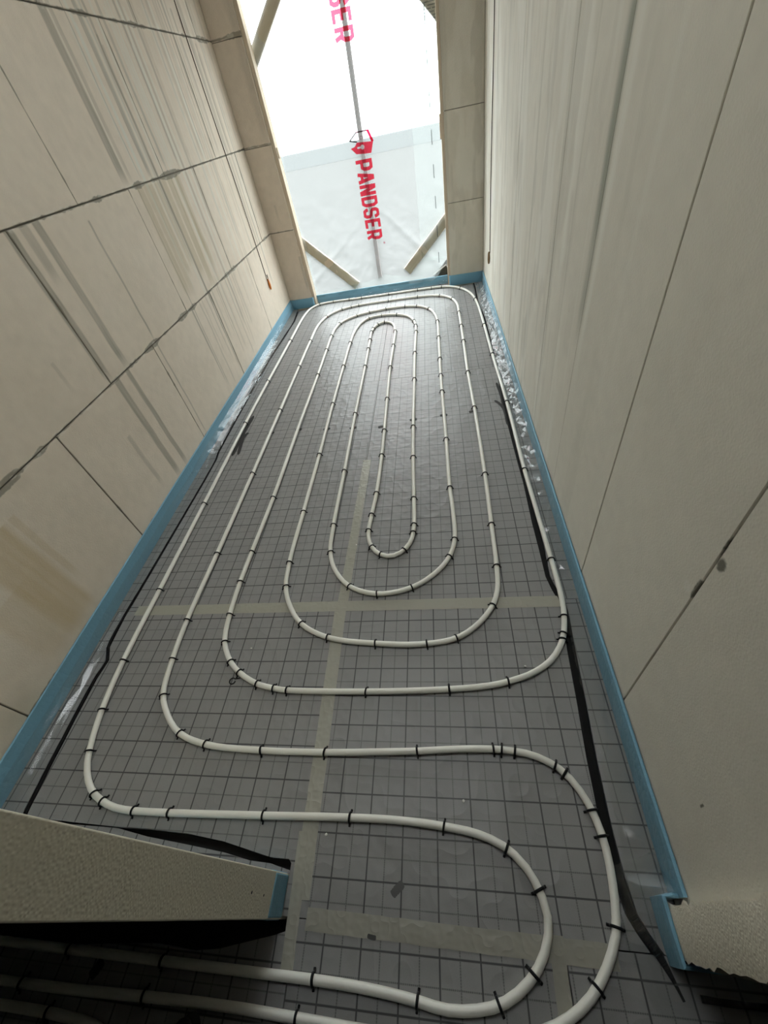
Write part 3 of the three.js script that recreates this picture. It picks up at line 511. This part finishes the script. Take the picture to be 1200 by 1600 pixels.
// ---------------------------------------------------------------- heating pipe: one long double spiral
const PR_ = 0.0105;
const run = {
  entry: [[-2.2, -0.14], [-1.6, -0.14], [-1.11, -0.14], [-0.83, -0.14], [-0.57, -0.14], [-0.41, -0.14], [-0.31, -0.142], [-0.23, -0.146], [-0.15, -0.153], [-0.09, -0.16], [-0.03, -0.157], [0.03, -0.145], [0.075, -0.125], [0.122, -0.09], [0.15, -0.056], [0.168, -0.018], [0.172, 0.02], [0.16, 0.06], [0.137, 0.1], [0.09, 0.14], [0.02, 0.166], [-0.08, 0.18], [-0.21, 0.188], [-0.36, 0.188], [-0.66, 0.18], [-0.97, 0.173], [-1.1, 0.173], [-1.16, 0.178], [-1.215, 0.192], [-1.265, 0.214], [-1.31, 0.25], [-1.345, 0.297], [-1.368, 0.35], [-1.4, 0.48], [-1.42, 0.68], [-1.425, 1.04], [-1.43, 1.63]],
  outer: [[-1.44, 2.47], [-1.438, 3.08], [-1.43, 3.87], [-1.425, 4.45], [-1.41, 4.6], [-1.375, 4.72], [-1.30, 4.79], [-1.14, 4.812], [-0.83, 4.8], [-0.51, 4.79], [-0.2, 4.78], [0.05, 4.76], [0.155, 4.72], [0.245, 4.63], [0.315, 4.49], [0.352, 4.33], [0.37, 4.12], [0.38, 3.65], [0.385, 3.08], [0.397, 2.4], [0.396, 1.72], [0.4, 1.48], [0.408, 1.12], [0.408, 0.93], [0.4, 0.85], [0.374, 0.755], [0.322, 0.68], [0.25, 0.63], [0.16, 0.598], [0.09, 0.583], [-0.05, 0.57], [-0.35, 0.56], [-0.65, 0.563], [-0.71, 0.57], [-0.785, 0.588], [-0.868, 0.63], [-0.92, 0.672], [-0.966, 0.735], [-0.988, 0.79], [-1.002, 0.89], [-1.01, 1.07], [-1.008, 1.24], [-1.0, 1.64]],
  third: [[-1.005, 2.33], [-1.005, 3.09], [-1.01, 3.56], [-1.012, 3.86], [-0.995, 4.06], [-0.94, 4.19], [-0.82, 4.285], [-0.54, 4.355], [-0.32, 4.345], [-0.17, 4.285], [-0.08, 4.18], [-0.03, 4.02], [-0.012, 3.82], [-0.01, 3.5], [-0.012, 2.85], [-0.01, 2.61], [-0.003, 2.05], [0.0, 1.62], [0.008, 1.44], [0.008, 1.27], [-0.022, 1.16], [-0.09, 1.07], [-0.195, 1.0], [-0.34, 0.975], [-0.47, 1.02], [-0.555, 1.12], [-0.592, 1.23], [-0.603, 1.4], [-0.605, 1.83]],
  fifth: [[-0.612, 2.44], [-0.613, 3.13], [-0.62, 3.65], [-0.62, 3.84], [-0.585, 3.965], [-0.51, 4.015], [-0.435, 3.955], [-0.4, 3.80], [-0.398, 3.47], [-0.403, 3.08], [-0.398, 2.6], [-0.392, 2.21], [-0.39, 1.95], [-0.395, 1.62], [-0.407, 1.46], [-0.413, 1.35], [-0.405, 1.285], [-0.382, 1.23], [-0.342, 1.192], [-0.3, 1.179], [-0.26, 1.188], [-0.23, 1.212], [-0.2, 1.262], [-0.189, 1.32], [-0.185, 1.38], [-0.19, 1.56], [-0.2, 1.91]],
  fourth: [[-0.205, 2.23], [-0.207, 2.83], [-0.21, 3.27], [-0.21, 3.81], [-0.23, 3.95], [-0.29, 4.08], [-0.4, 4.16], [-0.55, 4.195], [-0.67, 4.175], [-0.74, 4.09], [-0.788, 3.91], [-0.802, 3.63], [-0.802, 3.18], [-0.8, 2.61], [-0.792, 2.01], [-0.79, 1.51], [-0.788, 1.17], [-0.772, 1.03], [-0.735, 0.94], [-0.66, 0.842], [-0.53, 0.775], [-0.325, 0.746], [-0.13, 0.742], [-0.01, 0.765], [0.07, 0.818], [0.138, 0.9], [0.168, 0.98], [0.178, 1.1], [0.183, 1.33], [0.19, 1.71]],
  second: [[0.19, 2.37], [0.184, 2.85], [0.188, 3.37], [0.188, 3.97], [0.178, 4.24], [0.125, 4.41], [0.0, 4.52], [-0.2, 4.57], [-0.5, 4.585], [-0.83, 4.58], [-1.01, 4.53], [-1.13, 4.42], [-1.2, 4.2], [-1.212, 3.8], [-1.21, 3.29], [-1.205, 2.6], [-1.2, 1.88], [-1.2, 1.25], [-1.202, 0.87], [-1.19, 0.69], [-1.164, 0.548], [-1.118, 0.48], [-1.035, 0.41], [-0.91, 0.373], [-0.7, 0.36], [-0.47, 0.36], [-0.27, 0.367], [-0.16, 0.372], [-0.03, 0.381], [0.075, 0.384], [0.145, 0.38], [0.2, 0.37], [0.256, 0.346], [0.29, 0.318], [0.322, 0.27], [0.34, 0.22], [0.348, 0.17], [0.348, 0.118], [0.343, 0.07], [0.335, 0.025], [0.325, -0.008], [0.3, -0.05], [0.262, -0.095], [0.22, -0.13], [0.15, -0.165], [0.03, -0.195], [-0.14, -0.207], [-0.25, -0.207], [-0.44, -0.203], [-0.64, -0.2], [-0.85, -0.203], [-1.05, -0.208], [-1.4, -0.21], [-2.2, -0.21]],
};
const matPipe = new THREE.MeshPhysicalMaterial({ color: new THREE.Color().setRGB(0.80, 0.79, 0.72), roughness: 0.38, clearcoat: 0.15, clearcoatRoughness: 0.3 });
const pts = Object.values(run).flat();
const curve = new THREE.CatmullRomCurve3(pts.map(p => V(p[0], PR_ + 0.0012, p[1])), false, 'centripetal');
tag(mesh('heating_pipe', new THREE.TubeGeometry(curve, 1500, PR_, 12, false), matPipe), 'long white heating pipe laid in a double spiral over the grid floor', 'pipe');
const curveC = new THREE.CatmullRomCurve3([[-2.2, -0.27], [-1.5, -0.258], [-1.25, -0.25], [-1.16, -0.25], [-1.06, -0.252], [-0.95, -0.262], [-0.86, -0.3], [-0.83, -0.42], [-0.83, -0.8]].map(p => V(p[0], PR_ + 0.0012, p[1])), false, 'centripetal');
tag(mesh('heating_pipe', new THREE.TubeGeometry(curveC, 120, PR_, 12, false), matPipe), 'second heating pipe lying on the dark floor beside the black shoe', 'pipe');

// ---------------------------------------------------------------- pipe clips
const matClip = phys([0.007, 0.007, 0.008], { roughness: 0.5, specularIntensity: 0.4 });
const clipGeo = (() => {
  const arc = []; const R = 0.0130; for (let k = 0; k <= 14; k++) { const a = Math.PI * k / 14; arc.push(new THREE.Vector3(-R * Math.cos(a), PR_ + 0.0012 + R * Math.sin(a) * 0.98, 0)); }
  const c = new THREE.CatmullRomCurve3([new THREE.Vector3(-0.0205, 0.0022, 0), new THREE.Vector3(-0.0165, 0.0035, 0), new THREE.Vector3(-R - 0.0002, 0.0075, 0), ...arc, new THREE.Vector3(R + 0.0002, 0.0075, 0), new THREE.Vector3(0.0165, 0.0035, 0), new THREE.Vector3(0.0205, 0.0022, 0)]);
  const g = new THREE.TubeGeometry(c, 40, 0.0026, 6, false); g.scale(1, 1, 1.3); return g;
})();
const clipXZ = {
  entry: '-1.43,1.63 -1.42,1.04 -1.42,.68 -1.40,.48 -1.36,.34 -1.26,.21 -1.22,.19 -1.09,.17 -.96,.17 -.64,.18 -.36,.19 -.08,.18 .09,.14 .17,.06 .12,-.09 .03,-.14 -.15,-.15 -.41,-.14 -.83,-.14 -1.11,-.14',
  outer: '-1.45,2.47 -1.44,3.09 -1.43,3.88 -1.3,4.79 -1.14,4.81 -.96,4.805 -.82,4.8 -.52,4.79 -.2,4.78 -.06,4.77 .05,4.76 .24,4.63 .36,4.27 .38,3.64 .38,3.08 .4,2.39 .39,1.72 .41,1.12 .4,.85 .38,.772 .37,.752 .16,.6 -.05,.57 -.35,.56 -.65,.56 -.71,.57 -.78,.58 -.87,.63 -.93,.67 -.98,.76 -1.01,.89 -1,1.07 -1.01,1.25 -1,1.64',
  third: '-1.01,3.09 -1.01,3.56 -1.02,3.86 -.98,4.14 -.82,4.29 -.69,4.32 -.52,4.35 -.33,4.34 -.21,4.31 -.08,4.2 -.02,3.86 -.01,3.51 -.02,3.11 -.02,2.85 -.01,2.61 0,2.05 0,1.62 0,1.26 -.02,1.16 -.19,1 -.34,.97 -.47,1.02 -.59,1.22 -.6,1.4 -.61,1.83',
  fifth: '-.61,2.44 -.61,3.14 -.61,3.47 -.62,3.65 -.63,3.82 -.61,3.9 -.57,3.98 -.51,4.02 -.39,3.77 -.4,3.47 -.41,3.08 -.4,2.6 -.39,2.21 -.39,1.95 -.39,1.62 -.41,1.46 -.42,1.35 -.39,1.24 -.34,1.19 -.23,1.21 -.19,1.32 -.19,1.37 -.19,1.56 -.2,1.91',
  fourth: '-.21,2.22 -.21,2.84 -.21,3.27 -.21,3.69 -.21,3.83 -.23,3.95 -.4,4.16 -.55,4.2 -.68,4.17 -.81,3.64 -.8,3.19 -.8,2.61 -.79,2.01 -.79,1.51 -.79,1.17 -.77,1.03 -.66,.84 -.53,.78 -.33,.75 -.13,.74 -.01,.76 .14,.9 .18,1.1 .18,1.34 .19,1.71',
  second: '.2,2.37 .18,2.85 .19,3.38 .19,3.69 .19,4 .15,4.37 .02,4.5 -.2,4.57 -.51,4.59 -.83,4.58 -.91,4.56 -1.01,4.53 -1.15,4.38 -1.21,3.81 -1.21,3.29 -1.21,2.6 -1.2,1.88 -1.2,1.25 -1.2,.87 -1.19,.69 -1.16,.54 -1.03,.41 -.91,.37 -.7,.36 -.47,.36 -.16,.37 .08,.38 .105,.382 .15,.38 .26,.345 .28,.32 .335,.235 .348,.175 .33,.0 .26,-.1 -.44,-.2 -.85,-.2 -1.21,-.21',
};
const ORD = ['first', 'second', 'third', 'fourth', 'fifth', 'sixth', 'seventh', 'eighth', 'ninth', 'tenth', 'eleventh', 'twelfth', 'thirteenth', 'fourteenth'];
const dense = curve.getSpacedPoints(6000);
const clips = [];
for (const [key, txt] of Object.entries(clipXZ)) for (const s of txt.split(' ')) {
  const [x, d] = s.split(',').map(Number); let best = 1e9, bi = 0;
  dense.forEach((p, i) => { const q = (p.x - x) ** 2 + (p.z + d) ** 2; if (q < best) { best = q; bi = i; } });
  const a = dense[Math.max(0, bi - 6)], b = dense[Math.min(dense.length - 1, bi + 6)];
  clips.push({ x: dense[bi].x, d: -dense[bi].z, turn: Math.atan2(b.x - a.x, b.z - a.z), key });
}
// where each clip sits: straight run, arc below the window, or bend towards the doorway
const lx = [-1.43, -1.205, -1.005, -0.8, -0.61], rx = [0.39, 0.187, -0.005, -0.207, -0.4];
const runName = ['outermost', 'second', 'third', 'fourth', 'innermost'];
for (const c of clips) {
  const arcTop = [4.5, 4.3, 4.0, 3.9, 3.8], kl = lx.findIndex(x => Math.abs(c.x - x) < 0.05), kr = rx.findIndex(x => Math.abs(c.x - x) < 0.05), along = Math.abs(Math.cos(c.turn)) > 0.93;
  if (along && kl >= 0 && c.d > 0.5) { c.where = `the ${runName[kl]} straight pipe run beside the block wall`.replace('beside the block wall', 'of the left half'); c.sort = -c.d; c.count = 'from the window'; }
  else if (along && kr >= 0 && c.d > 0.8) { c.where = `the ${runName[kr]} straight pipe run of the right half`; c.sort = -c.d; c.count = 'from the window'; }
  else if (c.d > 3.4) { const k = c.key === 'outer' ? 'outermost' : c.key === 'second' ? 'second' : c.key === 'third' ? 'third' : c.key === 'fourth' ? 'fourth' : 'innermost'; c.where = `the ${k} pipe arc below the window`; c.sort = c.x; c.count = 'from the left'; }
  else { const k = { fifth: 'the smallest pipe bend', third: 'the second smallest pipe bend', fourth: 'the third smallest pipe bend', outer: 'the wide pipe bend behind the two front loops', second: c.d < -0.15 ? 'the outer pipe leading into the dark room' : 'the outer front pipe loop', entry: c.d < -0.12 && c.x < -0.1 ? 'the inner pipe leading into the dark room' : 'the inner front pipe loop' }[c.key]; c.where = k; c.sort = c.x - (c.key === 'entry' || c.key === 'second' ? (c.d - 0.1) * 0.4 : 0); c.count = 'from the left'; }
}
const byWhere = new Map(); for (const c of clips) byWhere.set(c.where, [...(byWhere.get(c.where) || []), c]);
const clip0 = new THREE.Mesh(clipGeo, matClip); clip0.castShadow = clip0.receiveShadow = true;
for (const [where, list] of byWhere) list.sort((a, b) => a.sort - b.sort).forEach((c, i) => {
  const o = clip0.clone(); o.name = numbered('pipe_clip'); o.position.set(c.x, 0, -c.d); o.rotation.y = c.turn + rr(-0.16, 0.16); o.scale.set(rr(0.97, 1.05), rr(1, 1.04), rr(0.9, 1.1));
  tag(o, `black clip, ${ORD[i]} ${c.count} on ${where}`, 'clip', 'black clips holding the heating pipe'); scene.add(o);
});
{ // a bent clip that came loose, and three on the second pipe
  const arc = []; for (let k = 0; k <= 22; k++) { const a = 5.4 * k / 22; arc.push(new THREE.Vector3(0.0115 * Math.cos(a), 0.0025 + 0.002 * k / 22, 0.0115 * Math.sin(a))); } arc.push(new THREE.Vector3(0.03, 0.004, -0.012));
  const g = new THREE.TubeGeometry(new THREE.CatmullRomCurve3(arc), 40, 0.002, 6); const m = mesh('pipe_clip', g, matClip); m.position.set(-0.892, 0, -0.6);
  tag(m, 'loose black clip curled into a ring on the grid floor', 'clip');
}
{ const o = clip0.clone(); o.name = numbered('pipe_clip'); o.position.set(-1.1, 0, 0.2515); o.rotation.y = Math.PI / 2 + 0.1; tag(o, 'black clip on the second heating pipe at the dark bottom corner', 'clip', 'black clips holding the heating pipe'); scene.add(o); }

// ---------------------------------------------------------------- black paint marks on the boards
const matPaint = std([0.018, 0.018, 0.018], 0.75);
function stroke(points, w, y = 0.0016) {
  const c = new THREE.CatmullRomCurve3(points.map(p => V(p[0], y, p[1]))), n = 36, pos = [], idx = [];
  for (let k = 0; k <= n; k++) { const p = c.getPoint(k / n), t = c.getTangent(k / n), r = w * 0.5 * Math.sqrt(clamp(1 - Math.pow(Math.abs(2 * k / n - 1), 10))) * (0.9 + 0.2 * vnoise(k * 0.7, w * 999)) + 0.0006; for (const s of [-1, 1]) for (const h of [0.0003, y]) pos.push(p.x + t.z * r * s, h, p.z - t.x * r * s); }
  for (let k = 0; k < n; k++) { const a = k * 4; for (const [p, q] of [[1, 3], [3, 2], [0, 1]]) idx.push(a + p, a + q, a + 4 + p, a + q, a + 4 + q, a + 4 + p); }
  const g = new THREE.BufferGeometry(); g.setAttribute('position', new THREE.Float32BufferAttribute(pos, 3)); g.setIndex(idx); const f = g.toNonIndexed(); f.computeVertexNormals(); return f;
}
{
  const a = thing('paint_mark', 'black painted mark of two slanting strokes beside the outermost pipe run', 'paint mark');
  part('stroke', stroke([[-1.415, 2.585], [-1.424, 2.34], [-1.42, 2.1]], 0.026), matPaint, a);
  part('stroke', stroke([[-1.388, 2.364], [-1.405, 2.305], [-1.40, 2.244], [-1.379, 2.105]], 0.022), matPaint, a);
  const b = thing('paint_mark', 'black forked painted mark next to the crumpled flap of the panel wall', 'paint mark');
  part('stroke', stroke([[0.328, 2.445], [0.354, 2.395], [0.372, 2.324], [0.371, 2.15]], 0.017), matPaint, b);
  part('stroke', stroke([[0.366, 2.67], [0.375, 2.484], [0.372, 2.36]], 0.016), matPaint, b);
}
[[-1.206, 2.326, 'second pipe run of the left half'], [-1.005, 2.333, 'third pipe run of the left half'], [-0.797, 2.306, 'fourth pipe run of the left half'], [-0.611, 2.288, 'innermost pipe run of the left half'], [-0.415, 2.268, 'innermost pipe run of the right half'], [-0.207, 2.314, 'fourth pipe run of the right half'], [-0.008, 2.331, 'third pipe run of the right half'], [0.178, 2.339, 'second pipe run of the right half']].forEach(([x, d, w], i) => {
  const r = 0.024; tag(mesh('paint_dab', stroke([[x - r, d - 0.004], [x, d + 0.003], [x + r, d]], 0.022), matPaint), `small black paint dab showing beside the ${w}`, 'paint mark', 'black dabs in a row across the floor');
});
tag(mesh('paint_dab', stroke([[-1.028, -0.186], [-1.016, -0.168], [-1.008, -0.153]], 0.024), matPaint), 'black paint dab between two pipes in the dark room', 'paint mark');
tag(mesh('paint_dab', stroke([[-0.225, 0.025], [-0.213, 0.037], [-0.195, 0.052]], 0.018, 0.0008), std([0.1, 0.1, 0.1], 0.8)), 'faint grey smudge on the floor inside the large front pipe loop', 'paint mark');
tag(mesh('paint_dab', stroke([[-0.285, -0.055], [-0.272, -0.057], [-0.262, -0.0575]], 0.008, 0.0022), std([0.06, 0.06, 0.06], 0.8)), 'small dark speck on the tape across the doorway joint', 'paint mark');

// ---------------------------------------------------------------- cables hanging on the walls
function cable(label, x, d, yTop, yEnd, nx, orange) {
  const t = thing('hanging_cable', label, 'cable');
  const c = []; for (let k = 0; k <= 10; k++) { const y = yTop + (yEnd - yTop) * k / 10; c.push(new THREE.Vector3(x + nx * (0.004 + 0.0015 * Math.sin(k * 1.7)), y, -(d + 0.008 * Math.sin(k * 0.9)))); }
  const cv = new THREE.CatmullRomCurve3(c); part('wire', new THREE.TubeGeometry(cv, 60, 0.0032, 8, false), std([0.05, 0.035, 0.025], 0.6), t);
  const p = c[10];
  const g = new THREE.LatheGeometry([[0.0005, 0.035], [0.005, 0.032], [0.0085, 0.02], [0.011, -0.02], [0.0095, -0.045], [0.006, -0.06], [0.0005, -0.063]].reverse().map(q => new THREE.Vector2(...q)), 12);
  g.translate(p.x + nx * 0.009, p.y - 0.02, p.z);
  part('end_cap', g, orange ? std([0.72, 0.22, 0.03], 0.5) : std([0.2, 0.12, 0.05], 0.7), t);
  if (orange) { for (const s of [-1, 1]) { const w = new THREE.CylinderGeometry(0.0025, 0.0025, 0.05, 8); w.rotateX(0.18 * s); w.translate(p.x + nx * 0.013, p.y + 0.025, p.z + s * 0.005); part('copper_end', w, std([0.09, 0.07, 0.06], 0.5), t); } }
}
cable('thin dark cable with an orange end cap hanging on the stained block wall', XL, 4.29, CEIL - 0.01, 0.45, 1, true);
cable('thin dark cable with a brown tip hanging on the smooth panel wall', XR, 4.19, CEIL - 0.01, 0.40, -1, false);

// ---------------------------------------------------------------- shoe at the bottom edge, crumbs
{
  const t = thing('shoe', 'black shoe standing in the dark at the bottom edge beside the pipes', 'shoe', [-0.705, 0, -0.359]);
  const prof = (w, l, y0, y1, k) => { const g = new THREE.SphereGeometry(1, 28, 20); const p = g.attributes.position; for (let i = 0; i < p.count; i++) { let x = p.getX(i), y = p.getY(i), z = p.getZ(i); const f = (1 - z) / 2; p.setXYZ(i, Math.sign(x) * Math.pow(Math.abs(x), 0.8) * w * (0.86 + 0.14 * Math.cos((f - 0.55) * 3)), y0 + (y + 1) / 2 * (y1 - y0) * (0.55 + 0.45 * k * (1 - f)), z * l); } g.computeVertexNormals(); return g; };
  part('sole', prof(0.048, 0.145, 0.001, 0.03, 1), std([0.012, 0.012, 0.012], 0.8), t);
  part('upper', prof(0.043, 0.140, 0.012, 0.14, 1.0), std([0.01, 0.01, 0.011], 0.6), t);
}
{
  const base = new THREE.IcosahedronGeometry(0.004, 0); base.scale(1, 0.6, 1.2);
  [[-0.469, 1.265, 'on the beige tape beside the smallest pipe bend'], [0.225, 0.655, 'below the wide pipe bend near the panel wall'], [-0.43, 0.145, 'beside the crumpled tape at the jamb'], [-0.02, 0.245, 'between the two front pipe loops'], [-0.5, 1.92, 'at the end of the beige tape towards the window'], [-0.855, 0.735, 'inside the wide pipe bend on the block wall side']].forEach(([x, d, w], i) => {
    const m = mesh('plaster_crumb', base, std([0.8, 0.79, 0.75], 0.8)); m.position.set(x, 0.0035, -d); m.rotation.y = i; tag(m, `tiny white plaster crumb ${w}`, 'crumb', 'plaster crumbs on the floor');
  });
}
shade(scene);
renderer.render(scene, camera);
